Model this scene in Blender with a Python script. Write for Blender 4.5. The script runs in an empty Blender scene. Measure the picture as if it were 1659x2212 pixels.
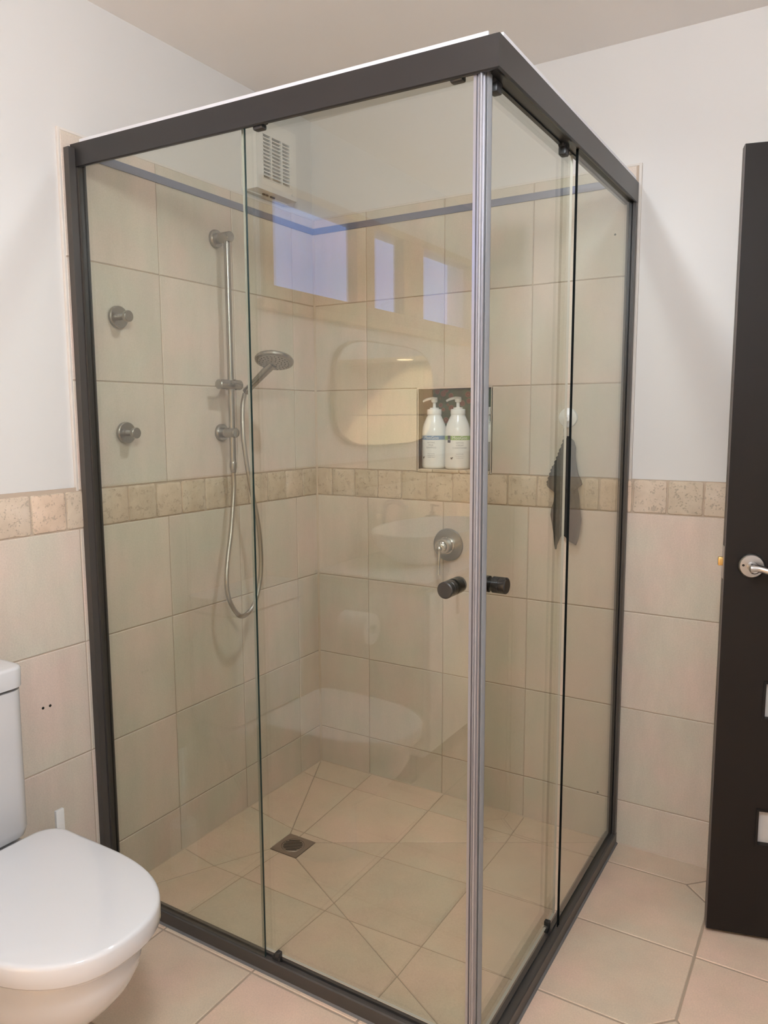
import bpy, bmesh, math, random
from mathutils import Vector, Matrix, noise
S = bpy.context.scene
COL = S.collection
random.seed(7)
PI = math.pi

# ------------------------------------------------------------------ camera
cam_d = bpy.data.cameras.new('camera'); cam = bpy.data.objects.new('camera', cam_d); COL.objects.link(cam)
RX, UP, FW = Vector((.85427, .51982, -.00459)), Vector((-.0594, .10639, .99255)), Vector((-.51643, .84763, -.12177))
cam.matrix_world = Matrix(((RX.x, UP.x, -FW.x, 1.6903), (RX.y, UP.y, -FW.y, -2.294), (RX.z, UP.z, -FW.z, 1.3229), (0, 0, 0, 1)))
cam_d.sensor_fit = 'VERTICAL'; cam_d.sensor_height = 36.0; cam_d.lens = 1647.0 / 2212.0 * 36.0
cam_d.clip_start = .02
S.camera = cam

# ------------------------------------------------------------------ sky, lights, exposure
W = bpy.data.worlds.new('sky'); S.world = W; W.use_nodes = True
bg = W.node_tree.nodes['Background']; bg.inputs[0].default_value = (.30, .45, .97, 1); bg.inputs[1].default_value = 4.0
S.view_settings.view_transform = 'Standard'; S.view_settings.look = 'None'
S.view_settings.exposure = -0.2; S.view_settings.gamma = 1.0; S.view_settings.use_curve_mapping = False
cy = S.cycles
cy.use_adaptive_sampling = True; cy.adaptive_threshold = .015; cy.max_bounces = 10; cy.diffuse_bounces = 4; cy.glossy_bounces = 5; cy.transmission_bounces = 6
cy.transparent_max_bounces = 24; cy.use_denoising = True; cy.caustics_reflective = False; cy.caustics_refractive = False
cy.sample_clamp_indirect = 4.0
SHOWER_W, ROOM_W, CABINET_W, ROOM_E = 38.0, 10.0, 950.0, 120.0      # lamp powers
LAMP_COL = (1.0, 1.10, 1.20)
CEIL = 2.367

# ------------------------------------------------------------------ materials
def mat(name, col=(.8, .8, .8), rough=.5, metal=0.0, spec=.5, coat=0.0):
    m = bpy.data.materials.new(name); m.use_nodes = True
    b = m.node_tree.nodes['Principled BSDF']
    b.inputs['Base Color'].default_value = (*col, 1); b.inputs['Roughness'].default_value = rough
    b.inputs['Metallic'].default_value = metal; b.inputs['Specular IOR Level'].default_value = spec
    b.inputs['Coat Weight'].default_value = coat
    return m
def N(m, t, **k):
    n = m.node_tree.nodes.new(t)
    for a, v in k.items():
        if a.startswith('_'): setattr(n, a[1:], v)
        else: n.inputs[a.replace('_', ' ')].default_value = v
    return n
def L(m, a, b): m.node_tree.links.new(a, b)
def coords(m, scale=(1, 1, 1)):
    tc = N(m, 'ShaderNodeTexCoord'); mp = N(m, 'ShaderNodeMapping'); mp.inputs['Scale'].default_value = scale
    L(m, tc.outputs['Object'], mp.inputs['Vector']); return mp.outputs['Vector']
def ramp(m, fac, stops):
    r = N(m, 'ShaderNodeValToRGB'); e = r.color_ramp.elements
    while len(e) < len(stops): e.new(.5)
    for i, (p, c) in enumerate(stops): e[i].position = p; e[i].color = (*c, 1)
    L(m, fac, r.inputs[0]); return r.outputs[0]
def bump(m, h, strength, dist=.002):
    b = N(m, 'ShaderNodeBump'); b.inputs['Strength'].default_value = strength; b.inputs['Distance'].default_value = dist
    L(m, h, b.inputs['Height']); L(m, b.outputs[0], m.node_tree.nodes['Principled BSDF'].inputs['Normal'])
def noisy(m, scale, detail=4, vec=None, rough=.55):
    n = N(m, 'ShaderNodeTexNoise'); n.inputs['Scale'].default_value = scale; n.inputs['Detail'].default_value = detail
    n.inputs['Roughness'].default_value = rough
    if vec is not None: L(m, vec, n.inputs['Vector'])
    return n.outputs['Fac']

def tile_mat(name, a, b, c, streak=(9, 9, 2.5), rough=.38):
    m = mat(name, a, rough, 0, .35)
    v = coords(m); geo = N(m, 'ShaderNodeNewGeometry')
    add = N(m, 'ShaderNodeVectorMath', _operation='ADD'); sc = N(m, 'ShaderNodeVectorMath', _operation='SCALE'); sc.inputs['Scale'].default_value = 37.0
    cmb = N(m, 'ShaderNodeCombineXYZ')
    for i in range(3): L(m, geo.outputs['Random Per Island'], cmb.inputs[i])
    L(m, cmb.outputs[0], sc.inputs[0]); L(m, v, add.inputs[0]); L(m, sc.outputs[0], add.inputs[1])
    cloud = noisy(m, 5.5, 3, add.outputs[0])
    mp = N(m, 'ShaderNodeMapping'); mp.inputs['Scale'].default_value = streak; L(m, add.outputs[0], mp.inputs['Vector'])
    st = noisy(m, 1.4, 5, mp.outputs[0], .65)
    base = ramp(m, cloud, [(.33, b), (.5, a), (.68, c)])
    sr = ramp(m, st, [(.3, (.91, .91, .905)), (.7, (1.04, 1.035, 1.03))])
    mx = N(m, 'ShaderNodeMixRGB', _blend_type='MULTIPLY'); mx.inputs[0].default_value = 1
    L(m, base, mx.inputs[1]); L(m, sr, mx.inputs[2])
    il = ramp(m, geo.outputs['Random Per Island'], [(0, (.95, .95, .94)), (1, (1.05, 1.03, 1.02))])
    mx2 = N(m, 'ShaderNodeMixRGB', _blend_type='MULTIPLY'); mx2.inputs[0].default_value = 1
    L(m, mx.outputs[0], mx2.inputs[1]); L(m, il, mx2.inputs[2])
    fine = noisy(m, 260, 3, v)
    fr = ramp(m, fine, [(.35, (.94, .94, .935)), (.65, (1.04, 1.04, 1.04))])
    mx3 = N(m, 'ShaderNodeMixRGB', _blend_type='MULTIPLY'); mx3.inputs[0].default_value = 1
    L(m, mx2.outputs[0], mx3.inputs[1]); L(m, fr, mx3.inputs[2])
    L(m, mx3.outputs[0], m.node_tree.nodes['Principled BSDF'].inputs['Base Color'])
    bump(m, fine, .12, .0006)
    return m
WALL_TILE = tile_mat('wall_tile', (.69, .60, .512), (.655, .608, .512), (.735, .593, .515))
FLOOR_TILE = tile_mat('floor_tile', (.72, .555, .425), (.69, .57, .44), (.76, .55, .435), (5, 5, 5), .3)

def travertine():
    m = mat('travertine', (.62, .5, .38), .6, 0, .3)
    v = coords(m); geo = N(m, 'ShaderNodeNewGeometry')
    c = noisy(m, 14, 5, v)
    base = ramp(m, c, [(.3, (.60, .485, .375)), (.55, (.69, .57, .45)), (.75, (.75, .63, .52))])
    il = ramp(m, geo.outputs['Random Per Island'], [(0, (.86, .86, .82)), (.5, (1, 1, 1)), (1, (1.08, 1.0, .96))])
    mx = N(m, 'ShaderNodeMixRGB', _blend_type='MULTIPLY'); mx.inputs[0].default_value = 1
    L(m, base, mx.inputs[1]); L(m, il, mx.inputs[2])
    pit = noisy(m, 240, 3, v, .55); big = noisy(m, 45, 3, v)
    mul = N(m, 'ShaderNodeMath', _operation='MULTIPLY'); L(m, pit, mul.inputs[0]); L(m, big, mul.inputs[1])
    pr = ramp(m, mul.outputs[0], [(.15, (.0, .0, .0)), (.20, (1, 1, 1))])
    dk = N(m, 'ShaderNodeMixRGB', _blend_type='MULTIPLY'); dk.inputs[0].default_value = .24
    L(m, mx.outputs[0], dk.inputs[1]); L(m, pr, dk.inputs[2])
    L(m, dk.outputs[0], m.node_tree.nodes['Principled BSDF'].inputs['Base Color'])
    ad = N(m, 'ShaderNodeMath', _operation='ADD'); L(m, pr, ad.inputs[0]); L(m, c, ad.inputs[1])
    bump(m, ad.outputs[0], .55, .002)
    return m
TRAV = travertine()
GROUT = mat('grout', (.50, .40, .315), .9, 0, .2)
FGROUT = mat('floor_grout', (.40, .31, .235), .9, 0, .2)
def plaster_mat(name, col):
    m = mat(name, col, .62, 0, .3); v = coords(m)
    bump(m, noisy(m, 140, 3, v), .05, .001); return m
PLASTER = plaster_mat('wall_paint', (.735, .708, .68))
CEILING = plaster_mat('ceiling_paint', (.93, .89, .86))
DARK = mat('dark_bronze_metal', (.013, .012, .012), .34, .0, .5)
JAMB = mat('bronze_frame', (.046, .041, .038), .36, 0, .5)
DARK2 = mat('black_plastic', (.02, .019, .019), .4, 0, .5)
BLACKGLOSS = mat('black_knob', (.014, .012, .010), .22, 0, .5)
SILVER = mat('bright_aluminium', (.44, .428, .455), .32, .7)
CAP = mat('pale_aluminium', (.86, .86, .90), .35, .3)
SEAL = mat('grey_seal', (.20, .20, .21), .35, 0, .5)
BEAD = mat('grey_sealant', (.13, .125, .12), .7, 0, .2)
def brushed(name, col, rough):
    m = mat(name, col, rough, 1.0); v = coords(m, (30, 30, 400))
    n = noisy(m, 3, 2, v); bump(m, n, .04, .0005); return m
NICKEL = brushed('brushed_nickel', (.37, .345, .32), .27)
STEEL_DARK = brushed('dull_steel', (.46, .38, .34), .45)
CHROME = mat('chrome', (.72, .71, .70), .10, 1.0)
SATIN = brushed('satin_chrome', (.46, .45, .44), .28)
BRASS = mat('brass', (.62, .42, .16), .3, 1.0)
CERAMIC = mat('white_ceramic', (.645, .632, .634), .09, 0, .5, .3)
WPLASTIC = mat('white_plastic', (.80, .79, .77), .28, 0, .5)
FANW = mat('fan_plastic', (.78, .755, .72), .35, 0, .5)
WOODDARK = mat('dark_door_paint', (.011, .009, .008), .5, 0, .16)
EDGEPAINT = mat('door_edge', (.10, .085, .078), .5, 0, .4)
FROST = mat('frosted_glass', (.50, .48, .46), .35, 0, .5)
TAN = mat('tan_timber', (.50, .33, .19), .45, 0, .4)
BLUEGREY = mat('blue_grey_trim', (.17, .18, .25), .35, 0, .5)
CLOTH = mat('charcoal_cloth', (.030, .028, .027), .9, 0, .15)
MIRROR = mat('mirror_glass', (.90, .90, .88), .02, 1.0)
PAPER = mat('paper', (.82, .80, .77), .9, 0, .1)
HOLE = mat('dark_hole', (.02, .018, .015), .8, 0, .1)
GREYBODY = mat('grey_bottle', (.36, .335, .31), .4, 0, .5)
BLUEBAND = mat('blue_band', (.17, .30, .50), .35); GREENBAND = mat('green_band', (.30, .47, .16), .35)
NAVY = mat('navy_label', (.02, .035, .08), .4); INK = mat('grey_ink', (.30, .31, .33), .5); INKD = mat('black_ink', (.03, .03, .035), .5)
WINK = mat('white_ink', (.86, .86, .86), .4)
EDGEGLASS = mat('teal_glass_edge', (.006, .020, .019), .3, 0, .4)
EDGEBLACK = mat('black_glass_edge', (.005, .006, .006), .7, 0, .05)
EDGEPALE = mat('pale_glass_edge', (.62, .58, .52), .2, 0, .5)

def glass_mat(name, tint, refl=1.0):
    m = bpy.data.materials.new(name); m.use_nodes = True; nt = m.node_tree; nt.nodes.clear()
    out = N(m, 'ShaderNodeOutputMaterial'); mix = N(m, 'ShaderNodeMixShader')
    tr = N(m, 'ShaderNodeBsdfTransparent'); tr.inputs[0].default_value = (*tint, 1)
    gl = N(m, 'ShaderNodeBsdfGlossy'); gl.inputs['Roughness'].default_value = 0.0; gl.inputs[0].default_value = (1, 1, 1, 1)
    lw = N(m, 'ShaderNodeLayerWeight'); lw.inputs['Blend'].default_value = .5
    p = N(m, 'ShaderNodeMath', _operation='POWER'); p.inputs[1].default_value = 5.0; L(m, lw.outputs['Facing'], p.inputs[0])
    ma = N(m, 'ShaderNodeMath', _operation='MULTIPLY_ADD'); ma.inputs[1].default_value = .70; ma.inputs[2].default_value = .045 * refl
    L(m, p.outputs[0], ma.inputs[0]); L(m, ma.outputs[0], mix.inputs[0])
    L(m, tr.outputs[0], mix.inputs[1]); L(m, gl.outputs[0], mix.inputs[2]); L(m, mix.outputs[0], out.inputs[0])
    return m
GLASS = glass_mat('shower_glass', (.872, .878, .836), 1.3)
WINGLASS = glass_mat('window_glass', (.98, .98, .98))

def emit(name, col, s):
    m = mat(name, (.8, .8, .8), .4); b = m.node_tree.nodes['Principled BSDF']
    b.inputs['Emission Color'].default_value = (*col, 1); b.inputs['Emission Strength'].default_value = s; return m
LENS = emit('lamp_lens', LAMP_COL, 25.0)

def niche_tile_mat():
    m = mat('green_floral_tile', (.03, .06, .045), .35, 0, .4); v = coords(m)
    vo = N(m, 'ShaderNodeTexVoronoi'); vo.inputs['Scale'].default_value = 34; vo.inputs['Randomness'].default_value = 1
    L(m, v, vo.inputs['Vector'])
    wv = N(m, 'ShaderNodeMath', _operation='SINE'); k = N(m, 'ShaderNodeMath', _operation='MULTIPLY'); k.inputs[1].default_value = 22
    L(m, vo.outputs['Distance'], k.inputs[0]); L(m, k.outputs[0], wv.inputs[0])
    petals = ramp(m, wv.outputs[0], [(.25, (.26, .09, .075)), (.8, (.42, .20, .15))])
    inside = ramp(m, vo.outputs['Distance'], [(.30, (1, 1, 1)), (.42, (0, 0, 0))])
    gr = noisy(m, 6, 2, v); gm = ramp(m, gr, [(.40, (0, 0, 0)), (.48, (1, 1, 1))])
    ml = N(m, 'ShaderNodeMath', _operation='MULTIPLY'); L(m, inside, ml.inputs[0]); L(m, gm, ml.inputs[1])
    gn = ramp(m, noisy(m, 40, 3, v), [(.35, (.040, .10, .062)), (.7, (.075, .17, .11))])
    mx = N(m, 'ShaderNodeMixRGB'); L(m, ml.outputs[0], mx.inputs[0]); L(m, gn, mx.inputs[1]); L(m, petals, mx.inputs[2])
    L(m, mx.outputs[0], m.node_tree.nodes['Principled BSDF'].inputs['Base Color'])
    return m
FLORAL = niche_tile_mat()

# ------------------------------------------------------------------ geometry helpers
class MB:
    def __init__(s): s.bm = bmesh.new()
    def box(s, x0, x1, y0, y1, z0, z1, bev=0, seg=2, M=None, mi=0):
        b = bmesh.new(); bmesh.ops.create_cube(b, size=1)
        for v in b.verts: v.co = Vector(((v.co.x + .5) * (x1 - x0) + x0, (v.co.y + .5) * (y1 - y0) + y0, (v.co.z + .5) * (z1 - z0) + z0))
        if bev: bmesh.ops.bevel(b, geom=b.edges[:], offset=bev, segments=seg, affect='EDGES', profile=.5)
        return s.join(b, M, mi)
    def join(s, b, M=None, mi=0):
        if M is not None: b.transform(M)
        mp = {}
        for v in b.verts: mp[v] = s.bm.verts.new(v.co)
        for f in b.faces:
            try:
                nf = s.bm.faces.new([mp[v] for v in f.verts]); nf.material_index = mi or f.material_index
            except ValueError: pass
        b.free(); return s
    def rings(s, rings, cap0=True, cap1=True, closed=True, mi=0):
        R = [[s.bm.verts.new(p) for p in r] for r in rings]; n = len(R[0])
        for a, b in zip(R, R[1:]):
            for i in range(n if closed else n - 1):
                j = (i + 1) % n
                f = s.bm.faces.new((a[i], a[j], b[j], b[i])); f.material_index = mi
        if cap0: s.bm.faces.new(R[0][::-1]).material_index = mi
        if cap1: s.bm.faces.new(R[-1]).material_index = mi
        return s
    def lathe(s, prof, org=(0, 0, 0), axis=(0, 0, 1), n=40, cap0=True, cap1=True):
        q = Vector((0, 0, 1)).rotation_difference(Vector(axis).normalized()); o = Vector(org)
        return s.rings([[o + q @ Vector((r * math.cos(2 * PI * i / n), r * math.sin(2 * PI * i / n), h)) for i in range(n)] for r, h in prof], cap0, cap1)
    def cyl(s, p0, p1, r, n=32, bev=0):
        p0, p1 = Vector(p0), Vector(p1); h = (p1 - p0).length
        pr = [(r - bev, 0), (r, bev), (r, h - bev), (r - bev, h)] if bev else [(r, 0), (r, h)]
        return s.lathe(pr, p0, p1 - p0, n)
    def tube(s, pts, r, n=14):
        pts = [Vector(p) for p in pts]; rr = r if isinstance(r, (list, tuple)) else [r] * len(pts)
        out = []; up = None
        for i, p in enumerate(pts):
            t = (pts[min(i + 1, len(pts) - 1)] - pts[max(i - 1, 0)]).normalized()
            if up is None: up = t.orthogonal().normalized()
            up = (up - t * up.dot(t)).normalized(); sd = t.cross(up)
            out.append([p + rr[i] * (math.cos(2 * PI * k / n) * up + math.sin(2 * PI * k / n) * sd) for k in range(n)])
        return s.rings(out)
    def prism(s, poly, f0, f1):
        return s.rings([[f0(*p) for p in poly], [f1(*p) for p in poly]])
def spline(pts, sub=8):
    P = [Vector(p) for p in pts]; P = [2 * P[0] - P[1]] + P + [2 * P[-1] - P[-2]]; o = []
    for i in range(1, len(P) - 2):
        for k in range(sub):
            t = k / sub; a, b, c, d = P[i - 1:i + 3]
            o.append(.5 * (2 * b + (c - a) * t + (2 * a - 5 * b + 4 * c - d) * t * t + (3 * b - a - 3 * c + d) * t ** 3))
    return o + [P[-2]]
BASE = {}
def link(name, mb, m, parent=None, smooth=True, angle=35, label=None):
    me = bpy.data.meshes.new(name); bm = mb.bm
    bmesh.ops.recalc_face_normals(bm, faces=bm.faces[:]); bm.to_mesh(me); bm.free()
    for x in (m if isinstance(m, (list, tuple)) else [m]): me.materials.append(x)
    if smooth:
        me.polygons.foreach_set('use_smooth', [True] * len(me.polygons)); me.set_sharp_from_angle(angle=math.radians(angle))
    o = bpy.data.objects.new(name, me); COL.objects.link(o)
    if parent is not None:
        o.parent = parent
        if parent.name in BASE: o.matrix_parent_inverse = Matrix.Translation(-BASE[parent.name])
    if label: o['label'] = label
    return o
def thing(name, loc, label, cat, group=None):
    o = bpy.data.objects.new(name, None); COL.objects.link(o); o.location = loc; o.empty_display_size = .05
    BASE[o.name] = Vector(loc); o['label'] = label; o['category'] = cat
    if group: o['group'] = group
    return o
def tag(o, label, cat, group=None):
    o['label'] = label; o['category'] = cat
    if group: o['group'] = group
    return o
def struct(o, label=None):
    o['kind'] = 'structure'
    if label: o['label'] = label
    return o

# ---- 2D polygon helpers for tiling
def clip(poly, a, b):                      # keep the part on the left of a->b
    out = []; n = len(poly)
    sd = lambda p: (b[0] - a[0]) * (p[1] - a[1]) - (b[1] - a[1]) * (p[0] - a[0])
    for i in range(n):
        p, q = poly[i], poly[(i + 1) % n]; sp, sq = sd(p), sd(q)
        if sp >= 0: out.append(p)
        if sp * sq < 0:
            t = sp / (sp - sq); out.append((p[0] + t * (q[0] - p[0]), p[1] + t * (q[1] - p[1])))
    return out
def area(p): return .5 * sum(p[i][0] * p[(i + 1) % len(p)][1] - p[(i + 1) % len(p)][0] * p[i][1] for i in range(len(p)))
def clean(p):
    o = []
    for a in p:
        if not o or math.hypot(a[0] - o[-1][0], a[1] - o[-1][1]) > 1e-4: o.append(a)
    if len(o) > 1 and math.hypot(o[0][0] - o[-1][0], o[0][1] - o[-1][1]) < 1e-4: o.pop()
    return o
def inset(poly, d):
    p = clean(poly)
    if len(p) < 3 or abs(area(p)) < 1e-6: return []
    if area(p) < 0: p = p[::-1]
    q = p
    for i in range(len(p)):
        a, b = p[i], p[(i + 1) % len(p)]; l = math.hypot(b[0] - a[0], b[1] - a[1]); nx, ny = -(b[1] - a[1]) / l * d, (b[0] - a[0]) / l * d
        q = clip(q, (a[0] + nx, a[1] + ny), (b[0] + nx, b[1] + ny))
        if len(q) < 3: return []
    q = clean(q)
    return q if len(q) >= 3 and abs(area(q)) > 4e-5 else []
def rect(u0, u1, v0, v1): return [(u0, v0), (u1, v0), (u1, v1), (u0, v1)]
def add_tile(mb, poly, f, g=.0015, depth=.006, bev=.0016):
    p = inset(poly, g)
    if not p: return
    q = []
    n = len(p); c = (sum(a[0] for a in p) / n, sum(a[1] for a in p) / n)
    for i in range(n):                      # same vertex count as p: move along the corner bisector
        a, b, d = p[i - 1], p[i], p[(i + 1) % n]
        e1 = Vector((a[0] - b[0], a[1] - b[1])).normalized(); e2 = Vector((d[0] - b[0], d[1] - b[1])).normalized()
        w = e1 + e2; s = math.sqrt(max(1e-4, (1 - e1.dot(e2)) / 2)); w = w.normalized() * min(bev / s, .01) if w.length > 1e-5 else Vector((0, 0))
        q.append((b[0] + w.x, b[1] + w.y))
    mb.rings([[f(u, v, -depth) for u, v in p], [f(u, v, -.0012) for u, v in p], [f(u, v, 0) for u, v in q]], cap0=False)
def add_stone(mb, u0, u1, v0, v1, f, proud=.002):
    out = []
    w, h = u1 - u0, v1 - v0; r = .006
    for (cu, cv, a0) in ((u0 + r, v0 + r, PI), (u1 - r, v0 + r, 1.5 * PI), (u1 - r, v1 - r, 0), (u0 + r, v1 - r, .5 * PI)):
        for k in range(4):
            a = a0 + k / 3 * PI / 2; out.append((cu + r * math.cos(a), cv + r * math.sin(a)))
    full = []
    for i in range(len(out)):
        a, b = out[i], out[(i + 1) % len(out)]; d = math.hypot(b[0] - a[0], b[1] - a[1]); k = max(1, int(d / .012))
        for j in range(k): full.append((a[0] + (b[0] - a[0]) * j / k, a[1] + (b[1] - a[1]) * j / k))
    sx, sy = random.random() * 50, random.random() * 50
    j = [(u + .0022 * noise.noise(Vector((u * 60 + sx, v * 60 + sy, 0))), v + .0022 * noise.noise(Vector((u * 60 + sx, v * 60 + sy, 9)))) for u, v in full]
    c = ((u0 + u1) / 2, (v0 + v1) / 2)
    sh = lambda k: [(c[0] + (u - c[0]) * (1 - k / w), c[1] + (v - c[1]) * (1 - k / h)) for u, v in j]
    mb.rings([[f(u, v, -.008) for u, v in j], [f(u, v, proud - .0045) for u, v in j], [f(u, v, proud - .0012) for u, v in sh(.004)], [f(u, v, proud) for u, v in sh(.012)]], cap0=False)

FL = lambda u, v, w: Vector((w, -u, v))          # left wall: u away from the corner, w into the room
FB = lambda u, v, w: Vector((u, -w, v))          # back wall
PX, QY = .303, .3002
LX = [.1244 + PX * k for k in range(-1, 12)]; BXJ = [.2244 + PX * k for k in range(-1, 8)]
ZL = [.0, .1418, .442, .7422, 1.0424]; ZU = [1.1426, 1.4232, 1.7268, 2.028]

# ------------------------------------------------------------------ the room
ROOM_X, ROOM_Y = 2.30, -3.72
def quadbox(mb, *a, **k): mb.box(*a, **k)
# left wall, with an opening for the window strip
WY0, WY1, WZ0, WZ1 = -3.36, -1.69, 1.715, 2.115
mb = MB()
mb.box(-.16, -.009, WY1, .16, -.08, CEIL + .05); mb.box(-.16, -.009, ROOM_Y - .1, WY0, -.08, CEIL + .05)
mb.box(-.16, -.009, WY0, WY1, -.08, WZ0); mb.box(-.16, -.009, WY0, WY1, WZ1, CEIL + .05)
wall_left = struct(link('wall_left', mb, PLASTER, smooth=False), 'cream painted wall behind the toilet, tiled to chest height')
# back wall with the niche opening
NX0, NX1, NZ0, NZ1, ND = .431, .697, 1.1426, 1.421, .105
mb = MB()
for a in ((-.009, NX0, -.08, CEIL + .05), (NX1, ROOM_X + .1, -.08, CEIL + .05), (NX0, NX1, -.08, NZ0), (NX0, NX1, NZ1, CEIL + .05)):
    mb.box(a[0], a[1], .009, .16, a[2], a[3])
wall_back = struct(link('wall_back', mb, PLASTER, smooth=False), 'cream painted wall with the tiled shower niche')
mb = MB(); mb.box(ROOM_X, ROOM_X + .1, ROOM_Y - .1, .009, -.08, CEIL + .05)
struct(link('wall_right', mb, PLASTER, smooth=False), 'cream painted wall beyond the open dark door')
mb = MB(); mb.box(-.009, ROOM_X, ROOM_Y - .1, ROOM_Y, -.08, CEIL + .05)
wall_front = struct(link('wall_front', mb, PLASTER, smooth=False), 'wall seen only in the mirror reflection')
mb = MB(); mb.box(-.16, ROOM_X + .1, ROOM_Y - .1, .16, CEIL, CEIL + .05)
struct(link('ceiling', mb, CEILING, smooth=False), 'plain cream ceiling above the shower')

# wall tiling
mb = MB(); gb = MB()
def cut_rects(us, zs, umax, skip=None):
    for a, b in zip(us, us[1:]):
        a, b = max(a, 0.0), min(b, umax)
        if b - a < .012: continue
        for c, d in zip(zs, zs[1:]):
            if skip and not (b <= skip[0] or a >= skip[1] or d <= skip[2] or c >= skip[3]):
                if skip[0] - a > .01: yield rect(a, skip[0], c, d)
                if b - skip[1] > .01: yield rect(skip[1], b, c, d)
                continue
            yield rect(a, b, c, d)
for r in cut_rects(LX, ZL, 3.71): add_tile(mb, r, FL)
for r in cut_rects(LX, ZU, 1.032): add_tile(mb, r, FL)
gb.box(-.0095, -.0022, -3.71, 0, 0, 1.15); gb.box(-.0095, -.0022, -1.030, 0, 1.15, 2.027)
link('tile_cladding', mb, WALL_TILE, wall_left, smooth=False); link('grout_bed', gb, GROUT, wall_left, smooth=False)
mb = MB(); gb = MB()
for r in cut_rects(BXJ, ZL, ROOM_X): add_tile(mb, r, FB)
for r in cut_rects(BXJ, ZU, 1.141, (NX0, NX1, NZ0, NZ1)): add_tile(mb, r, FB)
gb.box(-.002, ROOM_X, .0022, .0095, 0, NZ0)
for a in ((-.002, NX0, NZ0, 2.027), (NX1, 1.139, NZ0, 2.027), (NX0, NX1, NZ1, 2.027)): gb.box(a[0], a[1], .0022, .0095, a[2], a[3])
link('tile_cladding', mb, WALL_TILE, wall_back, smooth=False); link('grout_bed', gb, GROUT, wall_back, smooth=False)
mb = MB()
us = [.0] + [.086 + .0985 * k for k in range(0, 37)]
for a, b in zip(us, us[1:]):
    if b < 3.71: add_stone(mb, a + .0012, b - .0016, 1.0440, 1.1405, FL)
link('travertine_border', mb, TRAV, wall_left)
mb = MB(); us = [0, .07] + [.169 + .0983 * k for k in range(0, 22)]
for a, b in zip(us, us[1:]):
    if b < ROOM_X: add_stone(mb, a + .0012, b - .0016, 1.0440, 1.1405, FB)
link('travertine_border', mb, TRAV, wall_back)
# niche lining and sill
mb = MB(); mb.box(NX0, NX1, ND, ND + .006, NZ0, NZ1)
link('niche_back_tile', mb, FLORAL, wall_back, smooth=False, label='dark green tile with pink flowers')
mb = MB()
mb.box(NX0 - .006, NX0, 0, ND, NZ0, NZ1); mb.box(NX1, NX1 + .006, 0, ND, NZ0, NZ1); mb.box(NX0 - .006, NX1 + .006, 0, ND, NZ1, NZ1 + .006)
link('niche_lining', mb, WALL_TILE, wall_back, smooth=False)
mb = MB()
for a, b in ((NX0 + .001, NX0 + .055), (NX0 + .058, NX0 + .154), (NX0 + .157, NX0 + .250), (NX0 + .252, NX1 - .001)):
    mb.box(a, b, -.004, ND, NZ0 - .002, NZ0 + .009, .003)
link('niche_sill', mb, TRAV, wall_back)
# slim blue-grey strip round the top of the shower tiles
mb = MB(); mb.box(.0, .004, -.985, 0, 1.976, 1.998, .0012); mb.box(.004, 1.112, -.004, 0, 1.976, 1.998, .0012)
struct(link('trim_1', mb, BLUEGREY), 'slim blue-grey strip near the top of the shower tiles')
# plugged screw holes in the tile beside the cistern, and two spots behind the glass
mb = MB()
for y in (-1.169, -1.149): mb.lathe([(.0036, 0), (.0036, .0008)], (-.0002, y, .605), (1, 0, 0), 14)
link('screw_hole', mb, HOLE, wall_left)
mb = MB()
for x, z in ((1.077, 1.846), (1.077, .150)): mb.lathe([(.0032, 0), (.0025, .0012)], (x, 0, z), (0, -1, 0), 14)
link('screw_cap', mb, HOLE, wall_back)

# floor
DX, DY, DH, DZ = .247, -.494, .051, -.030          # drain centre, half size, fall
SX, SY = 1.135, -1.005
GX = [.233 + .30125 * k for k in range(-2, 9)]; GYS = [-.114 - .302 * k for k in range(-2, 13)]
FF = lambda u, v, w: Vector((u, v, w))
mb = MB(); gb = MB()
cx_l = [1.438, 2.04]; dots = [(1.438, -.114), (1.438, -.718), (1.438, -1.322), (1.438, -1.926)]
CL = .071
def outer_tiles(poly):
    for r in poly:
        p = r
        for (a, b) in dots:
            for sx in (-1, 1):
                for sy in (-1, 1):
                    # keep the side of the diamond's edge that is away from the dot
                    A, B = (a + sx * CL, b), (a, b + sy * CL)
                    inside = lambda q, A=A, B=B: (B[0] - A[0]) * (q[1] - A[1]) - (B[1] - A[1]) * (q[0] - A[0])
                    near = any(abs(q[0] - a) < .02 and abs(q[1] - b) < .02 for q in r)
                    quad = (sum(q[0] for q in r) / 4 - a) * sx > 0 and (sum(q[1] for q in r) / 4 - b) * sy > 0
                    if near and quad:
                        p = clip(p, B, A) if inside((a, b)) > 0 else clip(p, A, B)
        add_tile(mb, p, FF, .0028)
rs = []
for x0, x1 in zip(GX, GX[1:]):
    for y1, y0 in zip(GYS, GYS[1:]):
        x0c, x1c, y0c, y1c = max(x0, 0), min(x1, ROOM_X), max(y0, ROOM_Y), min(y1, 0)
        if x1c - x0c < .01 or y1c - y0c < .01: continue
        for (a, b, c, d) in ((x0c, x1c, y0c, min(y1c, SY)), (max(x0c, SX), x1c, max(y0c, SY), y1c)):
            if b - a > .01 and d - c > .01: rs.append(rect(a, b, c, d))
outer_tiles(rs)
for a, b in dots: add_tile(mb, [(a - CL, b), (a, b - CL), (a + CL, b), (a, b + CL)], FF, .0028)
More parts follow.
